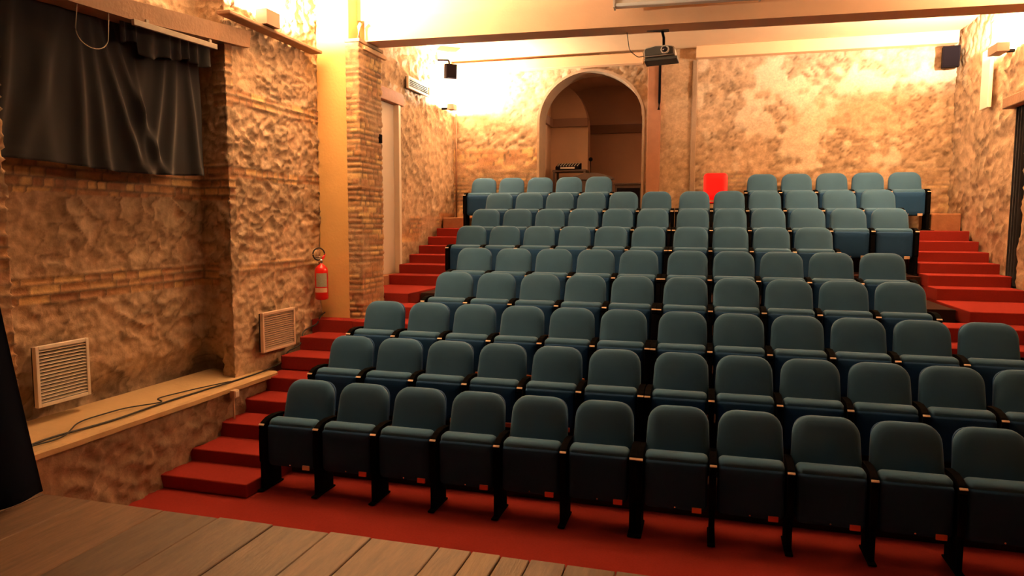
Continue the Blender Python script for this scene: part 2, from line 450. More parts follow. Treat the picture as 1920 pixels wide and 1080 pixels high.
# row data: xA, nA, xB, nB, Y, top z
ROWS = [(-3.479, 6, -.195, 5, 5.617, -1.435), (-3.509, 6, -.21, 6, 6.455, -1.155), (-3.525, 6, -.233, 6, 7.263, -.878),
        (-2.985, 5, -.237, 5, 8.076, -.585), (-2.996, 5, -.245, 5, 8.885, -.315), (-3.544, 6, -.251, 4, 10.353, -.027),
        (-3.543, 6, -.246, 6, 11.084, .248), (-3.548, 6, -.247, 6, 11.877, .546), (-4.09, 5, .835, 5, 12.674, .857)]
P = .54
LE = [-3.79, -3.80, -3.82, -3.30, -3.30, -3.86, -3.86, -3.87, -4.32]      # left edge of each tier
RE = [0, 2.80, 2.78, 2.22, 2.22, 2.75, 2.75, 2.76, 3.30]
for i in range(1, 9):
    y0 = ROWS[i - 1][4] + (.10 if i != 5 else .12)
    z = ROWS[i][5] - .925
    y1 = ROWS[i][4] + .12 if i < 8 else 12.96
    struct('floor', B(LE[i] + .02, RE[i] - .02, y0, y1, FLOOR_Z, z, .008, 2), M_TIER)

def stair(name, xl, xr, k0, label):
    t = empty(name, ((xl(5) + xr(5)) / 2, SY[k0], FLOOR_Z), label, 'stairs')
    for k in range(k0, 17):
        y1 = 12.3 if k == 16 else SY[k + 1] + .02
        bm = bmesh.new()
        box(bm, xl(k), xr(k), SY[k], y1, SZ[k] - .16 if k > 1 else FLOOR_Z, SZ[k], .012, 3)
        box(bm, xl(k) + .01, xr(k) - .01, SY[k] + .012, y1, FLOOR_Z, SZ[k] - .02)
        put(bm, 'step', M_CARPET, t)
    return t
stair('staircase', lambda k: -4.72 if k not in (8, 9) else -4.24, lambda k: (-3.775 if k < 6 else -3.30 if k <= 9 else -3.85), 1,
      'flight of red carpeted steps climbing between the rough left wall and the seats')
# the strip of tread 8 in front of the pilaster
stair('staircase', lambda k: (2.77 if k < 6 else 2.22 if k <= 9 else 2.75 if k < 15 else 2.78), lambda k: 3.70, 1,
      'flight of red carpeted steps climbing right of the seats to the rear corner')
struct('floor', B(-4.80, -4.24, SY[8], 8.1, FLOOR_Z, SZ[8]), M_CARPET)
struct('trim_3', B(3.31, 3.72, 12.28, 12.98, FLOOR_Z, .19, .02), M_TERRA)
struct('trim_4', B(-4.78, -4.34, 12.28, 12.98, FLOOR_Z, .12, .02), M_TERRA)

# low wall with plastered ledge beside the stage
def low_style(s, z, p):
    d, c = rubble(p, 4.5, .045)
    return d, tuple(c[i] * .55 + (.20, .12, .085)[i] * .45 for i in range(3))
masonry('low_wall', [(-4.635, 2.95), (-4.635, 6.74), (-4.8, 6.76)], FLOOR_Z, -1.66, low_style, M_ROCK, step=.028, kind=False)
o = bpy.data.objects['low_wall']; setp(o, 'low rubble wall carrying the long cream ledge beside the red steps', 'wall')
bm = bmesh.new()
n = 60; rows_ = []
for i in range(n + 1):
    y = 2.5 + (6.74 - 2.5) * i / n
    ww = .012 * noise.noise(Vector((y * 4, 0, 0))); w2 = .012 * noise.noise(Vector((y * 3, 5, 0)))
    rows_.append([bm.verts.new(v) for v in ((-4.60 + ww, y, -1.70), (-4.60 + ww, y, -1.66), (-4.62 + ww, y, -1.645 + w2), (-4.9, y, -1.640 + w2 * .5), (-5.26, y, -1.60))])
for i in range(n):
    for k in range(4): bm.faces.new((rows_[i][k], rows_[i + 1][k], rows_[i + 1][k + 1], rows_[i][k + 1]))
bm.faces.new(rows_[-1])
setp(mesh('wall_ledge', bm, M_LEDGE), 'long cream plastered ledge on top of the low wall, carrying black cables', 'ledge')

# ------------------------------------------------------------------ pilaster and brick pier
struct('trim_5', B(-4.82, -4.36, 8.04, 8.66, -1.25, CEIL_Z, .012), M_PLASTER)
masonry('brick_pier', [(-4.39, 8.02), (-4.215, 8.02), (-4.215, 8.62), (-4.72, 8.64)], -1.25, 2.22,
        lambda s, z, p: brick(s, z, p, ch=.07, bl=.24, worn=.6, depth=.014), M_ROCK, step=.022, kind=False, outward=1)
setp(bpy.data.objects['brick_pier'], 'narrow brick pier beside the ochre pilaster, holding up the ceiling beam', 'pier')
setp(mesh('beam_pad', B(-4.40, -4.19, 8.0, 8.66, 2.225, 2.268, .008), M_TRIMPL), 'small plaster pad between the top of the brick pier and the beam', 'cap')

# doorway in the left wall: white door standing open in its reveal
struct('trim_9', B(-5.2, -4.70, DOOR[0] - .05, DOOR[1] + .1, -1.4, -.79), M_TERRA)
struct('wall_recess', B(-5.3, -5.2, DOOR[0] - .1, DOOR[1] + .2, -1.4, 2.1), M_NICHE_D)
d1 = empty('door_1', (-4.86, 9.9, -.777)); d1['kind'] = 'structure'
put(B(-4.93, -4.87, DOOR[0], DOOR[1] - .05, -.79, 1.87, .005), 'door_leaf', M_DOOR, d1)
put(B(-4.96, -4.78, DOOR[1] - .06, DOOR[1] + .02, -.79, 1.87, .005), 'door_jamb', M_WHITE, d1)
put(B(-5.0, -4.77, DOOR[0] - .05, DOOR[1] + .12, 1.87, 2.06, .01), 'door_lintel', M_WOODR, d1)
bm = bmesh.new(); box(bm, -4.87, -4.83, 9.6, 9.63, .18, .22); tube(bm, [(-4.83, 9.615, .2), (-4.83, 9.72, .2)], .01)
put(bm, 'door_handle', M_CHROME, d1)

# arch surround, reveal and the vaulted niche behind
def arch_outline(g, z0=-.1, n=28):
    pts = [(ACX - AHW - g, z0)]
    for k in range(n + 1):
        a = math.pi - math.pi * k / n
        pts.append((ACX + (AHW + g) * math.cos(a), ASPR + (AAP - ASPR + g) * math.sin(a)))
    pts.append((ACX + AHW + g, z0)); return pts
def arch_ring(g0, g1, ya, yb, z0=-.1):
    bm = bmesh.new(); A = arch_outline(g0, z0); Bo = arch_outline(g1, z0)
    R4 = [[bm.verts.new((x, y, z)) for x, z in o_] for o_, y in ((A, ya), (Bo, ya), (Bo, yb), (A, yb))]
    for q in range(4):
        a, b = R4[q], R4[(q + 1) % 4]
        for i in range(len(A) - 1): bm.faces.new((a[i], a[i + 1], b[i + 1], b[i]))
    return bm
struct('trim_6', arch_ring(0, .045, 12.935, 13.45), M_TRIMPL, smooth=False)
NZ = .12
struct('floor', B(-4.2, -.6, 12.99, 16.0, NZ - .1, NZ), M_NICHE_D)
# nearer facing wall with an arched head, then a deeper bay
bm = bmesh.new()
prof = [(-3.5, NZ), (-3.5, 1.9)] + [(-3.05 + .65 * math.cos(a), 1.9 + .92 * math.sin(a)) for a in [R(150 - 150 * k / 14) for k in range(15)]] + [(-2.40, NZ)]
prism(bm, prof, 14.2, 14.5, 'Y')
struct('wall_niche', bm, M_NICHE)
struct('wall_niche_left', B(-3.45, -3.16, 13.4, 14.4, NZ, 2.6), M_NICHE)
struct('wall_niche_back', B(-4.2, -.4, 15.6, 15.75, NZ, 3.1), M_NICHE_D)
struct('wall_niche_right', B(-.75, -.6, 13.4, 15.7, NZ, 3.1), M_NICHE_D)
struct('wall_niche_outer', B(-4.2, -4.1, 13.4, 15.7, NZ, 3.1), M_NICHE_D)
bm = bmesh.new()                                        # barrel vault over the niche
pr = [(-.6 , 2.0)] + [(-2.2 + 1.6 * math.cos(R(a)), 2.0 + 1.0 * math.sin(R(a))) for a in range(0, 181, 9)]
pr2 = [(x, z) for x, z in pr[1:]]
inn = [[bm.verts.new((x, y, z)) for x, z in pr2] for y in (13.44, 15.7)]
out = [[bm.verts.new((-2.2 + (x + 2.2) * 1.08, y, 2.0 + (z - 2.0) * 1.1)) for x, z in pr2] for y in (13.44, 15.7)]
for i in range(len(pr2) - 1):
    bm.faces.new((inn[0][i], inn[0][i + 1], inn[1][i + 1], inn[1][i]))
    bm.faces.new((out[0][i], out[0][i + 1], out[1][i + 1], out[1][i]))
    bm.faces.new((inn[0][i], inn[0][i + 1], out[0][i + 1], out[0][i]))
struct('ceiling_niche', bm, M_NICHE_D)
bm = bmesh.new()
box(bm, -3.16, -3.10, 13.5, 14.18, 1.96, 2.12); box(bm, -3.16, -2.40, 14.12, 14.2, 1.96, 2.12); box(bm, -2.9, -.75, 15.5, 15.6, 1.98, 2.16)
struct('trim_7', bm, M_TRIMN)
# dark reddish wooden post against the wall beside the arch
pt = empty('wooden_post', (-1.03, 12.9, 0), 'dark reddish wooden post standing against the rear wall right of the arch', 'post')
put(B(-1.115, -.885, 12.86, 12.97, -.07, 2.86, .01), 'post_body', M_WOODR, pt)
bm = bmesh.new(); tube(bm, [(-.91, 12.84, 2.9), (-.91, 12.84, 2.15), (-.92, 12.85, 2.02)], .022); put(bm, 'black_pipe', M_BLACK, pt)

# ------------------------------------------------------------------ chairs
def rrect(w_, h_, rt, rb, n=6, top_in=0):
    """outline of a cushion: x right, z up, centred in x, base at 0; top_in narrows the top"""
    pts = []
    hw = w_ / 2
    for cx, cz, a0, rr in ((hw - rt - top_in, h_ - rt, 0, rt), (-hw + rt + top_in, h_ - rt, 90, rt), (-hw + rb, rb, 180, rb), (hw - rb, rb, 270, rb)):
        for k in range(n + 1):
            a = R(a0 + 90 * k / n); pts.append((cx + rr * math.cos(a), cz + rr * math.sin(a)))
    return pts
def pillow(bm, w_, h_, rt, rb, rings, top_in=0, place=lambda x, y, z: (x, y, z), mi=0):
    """rings: (inset, y); lofts rounded outlines, caps both ends"""
    rs = []
    for ins, y in rings:
        o_ = rrect(w_ - 2 * ins, h_ - 2 * ins, max(rt - ins, .012), max(rb - ins, .008), 6, top_in)
        rs.append([bm.verts.new(place(x, y, z + ins)) for x, z in o_])
    n_ = len(rs[0])
    for i in range(len(rs) - 1):
        for k in range(n_): bm.faces.new((rs[i][k], rs[i][(k + 1) % n_], rs[i + 1][(k + 1) % n_], rs[i + 1][k]))
    bm.faces.new(rs[0]); bm.faces.new(rs[-1])

def tilt(x, y, z):            # the back leans: top at y=0 z=.923, foot forward
    return (x, y - (.923 - z) * .24, z)

def make_chair(left_standard, kind):
    t = empty('theatre_seat', (0, 0, 0))
    bm = bmesh.new()
    pillow(bm, .505, .52, .135, .05, [(.03, .055), (.008, .045), (0, .025), (0, .002), (.008, -.016), (.03, -.030), (.07, -.038), (.14, -.042), (.20, -.043)], top_in=.016,
           place=lambda x, y, z: tilt(x, y + .0, z + .403))
    mesh('backrest', bm, M_FAB, t, True)
    bm = bmesh.new()
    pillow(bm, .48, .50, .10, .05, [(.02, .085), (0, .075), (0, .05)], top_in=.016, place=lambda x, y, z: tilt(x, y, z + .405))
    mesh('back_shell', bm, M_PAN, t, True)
    # folded seat: padded cushion standing on edge, darker shell facing the front
    bm = bmesh.new()
    pillow(bm, .468, .40, .045, .04, [(.04, -.205), (.015, -.215), (0, -.24), (0, -.305), (.010, -.333), (.03, -.350)], place=lambda x, y, z: (x, y, z + .237))
    mesh('seat', bm, M_FAB, t, True)
    bm = bmesh.new()
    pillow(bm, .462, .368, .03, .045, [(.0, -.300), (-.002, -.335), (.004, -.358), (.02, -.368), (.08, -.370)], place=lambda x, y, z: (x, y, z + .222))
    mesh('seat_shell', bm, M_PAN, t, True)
    tg = mesh('number_tag', B(.125, .195, -.381, -.368, .218, .258, .002, 1), {'red': M_TAGR, 'orange': M_TAGO, 'cream': M_TAGT}[kind], t)
    tg['label'] = {'red': 'red number tag', 'orange': 'orange number tag', 'cream': 'cream number tag'}[kind]
    bm = bmesh.new(); lathe(bm, [(.008, 0), (.007, .003), (.001, .005)], 8); bmesh.ops.rotate(bm, verts=bm.verts[:], cent=(0, 0, 0), matrix=Matrix.Rotation(R(90), 3, 'X')); bmesh.ops.translate(bm, verts=bm.verts[:], vec=(.0, -.370, .245))
    mesh('bolt', bm, M_CHROME, t)
    prof = [(-.10, .26), (-.10, .610), (-.20, .618), (-.30, .612), (-.36, .590), (-.392, .545), (-.40, .48), (-.40, .27), (-.385, .245), (-.14, .245)]
    arm = [(-.07, .608), (-.07, .634), (-.20, .644), (-.305, .636), (-.368, .610), (-.402, .562), (-.392, .548), (-.355, .592), (-.30, .613), (-.20, .619)]
    for sx in ((-.266, .27) if left_standard else (.27,)):
        bm = bmesh.new(); prism(bm, prof, sx - .024, sx + .024)
        mesh('side_panel', bm, M_BLACK, t)
        bm = bmesh.new(); prism(bm, arm, sx - .026, sx + .026); bmesh.ops.bevel(bm, geom=bm.edges[:], offset=.004, segments=1, affect='EDGES')
        mesh('armrest', bm, M_ARM, t)
        bm = bmesh.new(); box(bm, sx - .020, sx + .020, -.395, -.14, .012, .26, .004, 1); box(bm, sx - .028, sx + .028, -.44, -.12, 0, .016, .004, 1)
        mesh('leg', bm, M_BLACK, t)
        bm = bmesh.new(); box(bm, -.026, .026, -.004, .004, -.010, .010, .002, 1)
        bmesh.ops.rotate(bm, verts=bm.verts[:], cent=(0, 0, 0), matrix=Matrix.Rotation(R(-52), 3, 'X')); bmesh.ops.translate(bm, verts=bm.verts[:], vec=(sx, -.392, .594))
        mesh('number_plate', bm, M_TAGT, t)['label'] = 'cream number plate on the armrest'
    return t
protos = {}
def copy_tree(o, parent=None):
    c = o.copy(); C.objects.link(c); c.parent = parent
    for ch in o.children: copy_tree(ch, c)
    return c
def chair(left, kind):
    k = (left, kind)
    if k not in protos:
        protos[k] = make_chair(left, kind); return protos[k]
    return copy_tree(protos[k])
ORD = ['first', 'second', 'third', 'fourth', 'fifth', 'sixth', 'seventh', 'eighth', 'ninth', 'tenth', 'eleventh', 'twelfth']
ROWN = ['front row', 'second row from the front', 'third row from the front', 'fourth row from the front', 'fifth row, middle one of nine', 'fourth row from the rear', 'third row from the rear', 'second row from the rear', 'rear row']
ROWG = ['front row', 'second row', 'third row', 'fourth row', 'fifth row', 'sixth row', 'seventh row', 'eighth row', 'rear row']
for ri, (xa, na, xb, nb, Y, zt) in enumerate(ROWS):
    tot = na + nb
    for k in range(tot):
        x = xa + k * P if k < na else xb + (k - na) * P
        if ri == 0: kind = 'cream' if k == 0 else ('orange' if k in (6, 9) else 'red')
        else: kind = 'cream' if ri >= 5 else random.choice(['red', 'orange', 'red'])
        c = chair(k in (0, na), kind)
        c.location = (x, Y, zt - .923)
        c.rotation_euler = (0, 0, R(random.uniform(-.5, .5)))
        if k == 0: lab = 'leftmost blue-green tip-up theatre seat in the ' + ROWN[ri]
        elif k == tot - 1 and ri not in (0,): lab = 'rightmost blue-green tip-up theatre seat in the ' + ROWN[ri]
        else: lab = 'blue-green tip-up theatre seat, %s from the left in the %s' % (ORD[k], ROWN[ri])
        setp(c, lab, 'theatre seat', 'blue-green theatre seats, ' + ROWG[ri])

# ------------------------------------------------------------------ bright red plastic chair at the rear wall
rc = empty('plastic_chair', (.08, 12.42, -.077), 'small bright red plastic chair by the rear wall, seen above the seats', 'chair')
rc.rotation_euler = (0, 0, 0)
bm = bmesh.new()
pillow(bm, .40, .46, .07, .05, [(.01, .018), (0, .012), (0, -.004), (.012, -.012), (.1, -.008)], top_in=.0, place=lambda x, y, z: (x * (1 - .0 * z), y - (.5 - z) * .15 + .2, z + .50))
mesh('backrest', bm, M_REDP, rc, True)
bm = bmesh.new(); box(bm, -.20, .20, -.22, .17, .43, .46, .012, 2); mesh('seat', bm, M_REDP, rc, True)
for sx in (-1, 1):
    for sy in (-.19, .15):
        bm = bmesh.new(); tube(bm, [(sx * .20, sy * 1.1, 0), (sx * .17, sy * .9, .44)], .014); mesh('leg', bm, M_REDP, rc, True)
    bm = bmesh.new(); tube(bm, [(sx * .16, .14, .44), (sx * .15, .17, .60)], .014); mesh('back_post', bm, M_REDP, rc, True)

# ------------------------------------------------------------------ alcove: lintel, rail, hanging cloth
lt = empty('wooden_lintel', (-4.76, 5.0, 1.77), 'thick old wooden lintel over the alcove with the black cloth', 'lintel')
bm = bmesh.new()
vs = []
for y, z0, z1 in ((3.3, 1.64, 1.80), (4.98, 1.705, 1.86), (6.60, 1.85, 2.02)):
    vs.append([bm.verts.new(v) for v in ((-4.74, y, z0), (-5.25, y, z0), (-5.25, y, z1 + .05), (-4.72, y, z1))])
for i in range(2):
    for k in range(4): bm.faces.new((vs[i][k], vs[i][(k + 1) % 4], vs[i + 1][(k + 1) % 4], vs[i + 1][k]))
bm.faces.new(vs[0]); bm.faces.new(vs[2])
put(bm, 'lintel_beam', M_WOOD, lt)
rl = empty('curtain_batten', (-4.8, 5.5, 1.74), 'pale weathered batten under the wooden lintel, in front of the black cloth', 'batten')
put(B(-4.74, -4.71, 5.00, 6.05, 1.68, 1.73, .004), 'batten_bar', M_BATTEN, rl)
rl.rotation_euler = (R(2.2), 0, 0)
for yy in (5.15, 5.95): put(B(-4.735, -4.72, yy, yy + .03, 1.71, 1.76), 'hanger', M_BATTEN, rl)
rl = empty('curtain_batten', (-4.8, 4.55, 1.71), 'short pale batten at the top left of the black cloth', 'batten')
put(B(-4.80, -4.77, 4.1, 4.70, 1.70, 1.735, .004), 'batten_bar', M_BATTEN, rl)
put(B(-4.79, -4.77, 4.5, 4.53, 1.73, 1.80), 'hanger', M_BATTEN, rl)

def cloth(y0, y1, ztop, zbot, xbase, fold, ny=150, nz=60, th=.006, taper=1.0):
    bm = bmesh.new(); g = []
    for i in range(ny + 1):
        t = i / ny; row = []
        for j in range(nz + 1):
            s = j / nz
            zt_, zb = ztop(t), zbot(t)
            z = zt_ + (zb - zt_) * s
            d, dy = fold(t, s)
            row.append(bm.verts.new((xbase + d, y0 + (y1 - y0) * t + dy, z)))
        g.append(row)
    for i in range(ny):
        for j in range(nz): bm.faces.new((g[i][j], g[i + 1][j], g[i + 1][j + 1], g[i][j + 1]))
    ret = bmesh.ops.solidify(bm, geom=bm.faces[:], thickness=th)
    return bm
FOLDS = [(.13, .02, .05, .02), (.30, .10, .05, .03), (.375, .375, .045, .018), (.42, .48, .05, .02), (.455, .64, .06, .018), (.52, .76, .05, .018), (.62, .665, .035, .014), (.80, .69, .045, .018), (.86, .79, .05, .02), (.92, .96, .05, .016), (.99, 1.0, .04, .03), (.22, .22, .03, .03), (.70, .58, .02, .02)]
def fold_al(t, s):
    d = 0
    for a, b, h, wd_ in FOLDS:
        c = a + (b - a) * s ** 1.2
        env = min(1, .25 + s * 1.3) * (.9 if s < .95 else 1)
        d += h * env * math.exp(-((t - c) / (wd_ * (1 + .7 * s))) ** 2)
    d += .012 * noise.noise(Vector((t * 7, s * 2, 0))) + .03 * s * noise.noise(Vector((t * 3, s, 4)))
    return d, .01 * noise.noise(Vector((t * 5, s * 3, 8)))
hc = empty('hanging_cloth', (-4.93, 5.0, 1.2), 'large black cloth hung in folds across the upper alcove on the left', 'curtain')
put(cloth(3.83, 6.06, lambda t: 1.72 + .05 * t, lambda t: .47 - .03 * math.exp(-((t - .62) / .25) ** 2) + .10 * max(0, t - .9), -4.97, fold_al), 'cloth_panel', M_VELVET, hc, True)
def fold_v(t, s): return .02 * math.sin(t * 46 + 2 * math.sin(t * 9)) * (.4 + s) + .04, 0
put(cloth(5.0, 6.12, lambda t: 1.74 + .03 * t, lambda t: 1.46 + .06 * noise.noise(Vector((t * 5, 0, 0))) + (.06 if t < .2 else 0) + .10 * t, -4.90, fold_v, 80, 14), 'valance', M_VELVET, hc, True)
bm = bmesh.new()
pts = [(-4.76, 4.50 + 0, 1.74)]
for k in range(17):
    a = math.pi * k / 16
    pts.append((-4.76, 4.62 - .155 * math.cos(a) + 0, 1.50 - .12 * math.sin(a) - .0))
pts.append((-4.76, 4.79, 1.70))
tube(bm, pts, .004, 6)
setp(mesh('hanging_cable', bm, M_BATTEN, smooth=True), 'thin grey cable hanging in a loop in front of the black cloth', 'cable')

# side curtain at the edge of the stage
def fold_s(t, s): return (.05 * math.sin((1 - t) * 22) * (.5 + .7 * s) + .02 * noise.noise(Vector((t * 9, s * 4, 0)))) * (1 - t ** 6) + .05 * t, (.50 * s ** 1.4) * t
o = mesh('side_curtain', cloth(1.35, 2.43, lambda t: 2.4, lambda t: STAGE_Z + .01 + .01 * math.sin(t * 14), -3.56, fold_s, 70, 50, .012), M_NAVYC, smooth=True)
setp(o, 'dark navy stage curtain hanging to the boards at the lower left', 'curtain')

# ------------------------------------------------------------------ ventilation grilles on the left wall
def grille(name, x, y0, y1, z0, z1, n, label, tilt_=.0, th=.02, slat=None, m=M_WHITE):
    g = empty(name, (x, (y0 + y1) / 2, (z0 + z1) / 2), label, 'vent')
    cx, cy, cz = g.location
    hy, hz = (y1 - y0) / 2, (z1 - z0) / 2
    bm = bmesh.new(); fr = .03
    box(bm, -.02, th, -hy, -hy + fr, -hz, hz, .003, 1); box(bm, -.02, th, hy - fr, hy, -hz, hz, .003, 1)
    box(bm, -.02, th, -hy + fr, hy - fr, hz - fr, hz, .003, 1); box(bm, -.02, th, -hy + fr, hy - fr, -hz, -hz + fr, .003, 1)
    mesh('frame', bm, m, g)
    mesh('backing', B(-.04, -.02, -hy + .01, hy - .01, -hz + .01, hz - .01), M_DARKIN, g)
    for k in range(n):
        zc = -hz + fr + (2 * hz - 2 * fr) * (k + .5) / n; ht = (2 * hz - 2 * fr) / n * .34
        bm = bmesh.new()
        vs_ = [bm.verts.new(v) for v in ((-.015, -hy + fr, zc + ht), (th - .004, -hy + fr, zc - ht * .35), (th - .006, -hy + fr, zc - ht * .6), (-.018, -hy + fr, zc + ht * .75),
                                         (-.015, hy - fr, zc + ht), (th - .004, hy - fr, zc - ht * .35), (th - .006, hy - fr, zc - ht * .6), (-.018, hy - fr, zc + ht * .75))]
        for f in ((0, 1, 2, 3), (4, 5, 6, 7), (0, 1, 5, 4), (1, 2, 6, 5), (2, 3, 7, 6), (3, 0, 4, 7)): bm.faces.new([vs_[i] for i in f])
        mesh('slat', bm, m, g)
    g.rotation_euler = (R(tilt_), 0, 0)
    return g
grille('air_vent', -5.13, 4.27, 4.77, -1.48, -.985, 16, 'large cream louvred vent low in the alcove, nearest the stage')
grille('air_vent', -4.715, 6.63, 7.26, -1.43, -.985, 16, 'louvred vent on the pier beside the lower red steps', m=mat('tan_vent_metal', (.72, .53, .40), .5))
grille('air_vent', -4.74, 10.66, 11.56, 2.18, 2.375, 5, 'wide flat vent high on the wall beyond the white door')

# ------------------------------------------------------------------ cables on the ledge
def lay(name, pts, rad, label, cat='cable', m=M_CABLE, zoff=0):
    P2 = []
    for i in range(len(pts) - 1):
        a, b = Vector(pts[i]), Vector(pts[i + 1])
        for k in range(8): P2.append(a.lerp(b, k / 8))
    P2.append(Vector(pts[-1]))
    Q = [P2[0]] + [(P2[max(i - 2, 0)] + P2[i - 1] + P2[i] + P2[i + 1] + P2[min(i + 2, len(P2) - 1)]) / 5 for i in range(1, len(P2) - 1)] + [P2[-1]]
    bm = bmesh.new(); tube(bm, Q, rad, 6)
    return setp(mesh(name, bm, m, smooth=True), label, cat)
zl = -1.628
lay('cable', [(-4.72, 3.70, zl), (-4.78, 4.05, zl), (-4.70, 4.6, zl), (-4.74, 5.2, zl), (-4.70, 6.0, zl), (-4.69, 6.6, zl), (-4.72, 7.05, -1.60), (-4.72, 7.10, -1.5), (-4.70, 7.38, -1.45), (-4.72, 7.45, -1.3), (-4.72, 7.78, -1.26), (-4.70, 7.83, -1.16), (-4.74, 8.0, -1.14)], .009, 'thick black cable running along the ledge and up the step ends')
lay('cable', [(-4.76, 3.72, zl), (-4.68, 4.1, zl), (-4.92, 4.45, zl + .01), (-4.90, 4.9, zl + .01), (-4.75, 5.2, zl), (-4.86, 5.22, zl + .02), (-4.84, 5.7, zl), (-4.72, 6.1, zl)], .006, 'thin black cable wandering beside the thick one on the ledge')
jb = empty('junction_box', (-4.585, 5.97, -1.72), 'small cream junction box on the face of the low wall', 'junction box')
mesh('box_body', B(-.03, .03, -.04, .04, -.04, .04, .006), M_CREAMB, jb)
bm = bmesh.new(); tube(bm, [(-.01, 0, -.04), (-.01, 0, -.42)], .009, 8); mesh('conduit', bm, M_CREAMB, jb, True)
mesh('cover_plate', B(.03, .036, -.03, .03, -.03, .03, .003), M_WHITE, jb)

# ------------------------------------------------------------------ fire extinguisher
ex = empty('fire_extinguisher', (-4.66, 7.80, -.955), 'red fire extinguisher with black hose hung beside the ochre pilaster', 'fire extinguisher')
bm = bmesh.new(); lathe(bm, [(.04, 0), (.075, .012), (.082, .03), (.082, .36), (.076, .40), (.05, .43), (.028, .445), (.02, .46)], 24); mesh('cylinder', bm, M_REDX, ex, True)
bm = bmesh.new(); lathe(bm, [(.018, .455), (.022, .47), (.022, .50), (.012, .51)], 12); box(bm, -.012, .012, -.09, .02, .505, .52, .003, 1); box(bm, -.012, .012, -.08, .02, .535, .545, .003, 1)
mesh('valve', bm, M_CHROME, ex)
def patch(r_, a0, a1, z0, z1, n=8):
    bm = bmesh.new(); A_ = []
    for k in range(n + 1):
        a = R(a0 + (a1 - a0) * k / n); A_.append([bm.verts.new((r_ * math.cos(a), r_ * math.sin(a), z)) for z in (z0, z1)])
    for k in range(n): bm.faces.new((A_[k][0], A_[k + 1][0], A_[k + 1][1], A_[k][1]))
    return bm
mesh('instruction_label', patch(.0835, -70, 30, .17, .34), M_LBL, ex, True)
mesh('service_label', patch(.0835, -90, 30, .10, .155), M_LBL2, ex, True)
bm = bmesh.new(); pts = []
for k in range(25):
    a = R(-60 + 330 * k / 24); pts.append((.0 + .01 * k / 24, -.03 + .075 * math.cos(a), .575 + .075 * math.sin(a)))
tube(bm, pts, .009, 8); mesh('hose', bm, M_RUB, ex, True)
bm = bmesh.new(); tube(bm, [(0, .0, .50), (0, .03, .53), (.0, .055, .575)], [.012, .016, .010], 8); mesh('lever', bm, M_REDP, ex, True)
ex.rotation_euler = (0, 0, R(-38))
mesh('wall_bracket', B(-.10, -.04, -.02, .02, .3, .48, .004), M_CHROME, ex)

# ------------------------------------------------------------------ wall switch, outlet, corner pipe, pipes by the beam
setp(mesh('light_switch', B(-4.215, -4.19, 8.53, 8.60, 1.06, 1.17, .004), M_SPK), 'small dark light switch on the shaded side of the brick pier', 'switch')
setp(mesh('outlet_box', B(-4.60, -4.52, 12.90, 12.95, .28, .36, .006), M_CREAMB), 'tiny cream outlet box low in the rear left corner', 'outlet')
bm = bmesh.new(); tube(bm, [(-4.73, 12.90, 2.1), (-4.735, 12.90, .1)], .016, 8)
setp(mesh('corner_pipe', bm, M_COPPER, smooth=True), 'thin brown pipe running down the rear left corner', 'pipe')
bm = bmesh.new(); tube(bm, [(-4.235, 8.08, 2.28), (-4.235, 8.08, 2.42), (-4.20, 8.06, 2.45)], .022, 10)
setp(mesh('conduit_stub', bm, M_BEAM, smooth=True), 'short cream conduit standing up at the left end of the big beam', 'pipe')
bm = bmesh.new(); box(bm, -4.22, -4.17, 8.10, 8.72, 2.15, 2.20, .006)
setp(mesh('cable_trunking', bm, M_BEAM), 'cream strip of trunking on the side of the brick pier, under the beam', 'trunking')

# sloping plank and lamp shelf above the pier
pl = setp(mesh('wooden_plank', B(-4.80, -4.64, 6.16, 7.90, 2.075, 2.115, .01), M_WOOD), 'old brown plank fixed along the pier under the left uplight', 'plank')

# ------------------------------------------------------------------ uplights
ULAB = ['brown box uplight on the plank above the pier on the left', 'small brown uplight high on the left wall near the rear corner', 'brown uplight on the right wall beside the white board', 'unseen brown uplight on the right wall nearest the stage, added to balance light']
for i, (x, y, z, sd, W) in enumerate(UPLIGHTS):
    t = empty('uplight', (x, y, z), ULAB[i], 'wall lamp', 'uplights on the side walls')
    hx, hy, hh = [(.07, .12, .15), (.06, .09, .09), (.07, .16, .10), (.07, .16, .10)][i]
    bm = bmesh.new()
    box(bm, -hx, hx, -hy, hy, -hh, -hh + .012)
    for a in ((-hx, -hx + .008, -hy, hy), (hx - .008, hx, -hy, hy), (-hx + .008, hx - .008, -hy, -hy + .008), (-hx + .008, hx - .008, hy - .008, hy)):
        box(bm, a[0], a[1], a[2], a[3], -hh + .012, .008)
    mesh('housing', bm, M_LAMPH, t)
    bm = bmesh.new(); tube(bm, [(0, -hy * .6, -.03), (0, hy * .6, -.03)], .008, 8); mesh('bulb', bm, M_BULB, t, True)
    xw = (-4.80 if sd > 0 else 3.70) - x
    bm = bmesh.new(); box(bm, min(xw, -sd * hx), max(xw, -sd * hx), -.02, .02, -hh + .01, -hh + .05, .003, 1); mesh('bracket', bm, M_BLACK, t)
    ld = bpy.data.lights.new('halogen', 'POINT'); ld.energy = W; ld.color = LAMP_COL; ld.shadow_soft_size = .03
    lo = bpy.data.objects.new('halogen', ld); C.objects.link(lo); lo.parent = t; lo.location = (0, 0, .0)

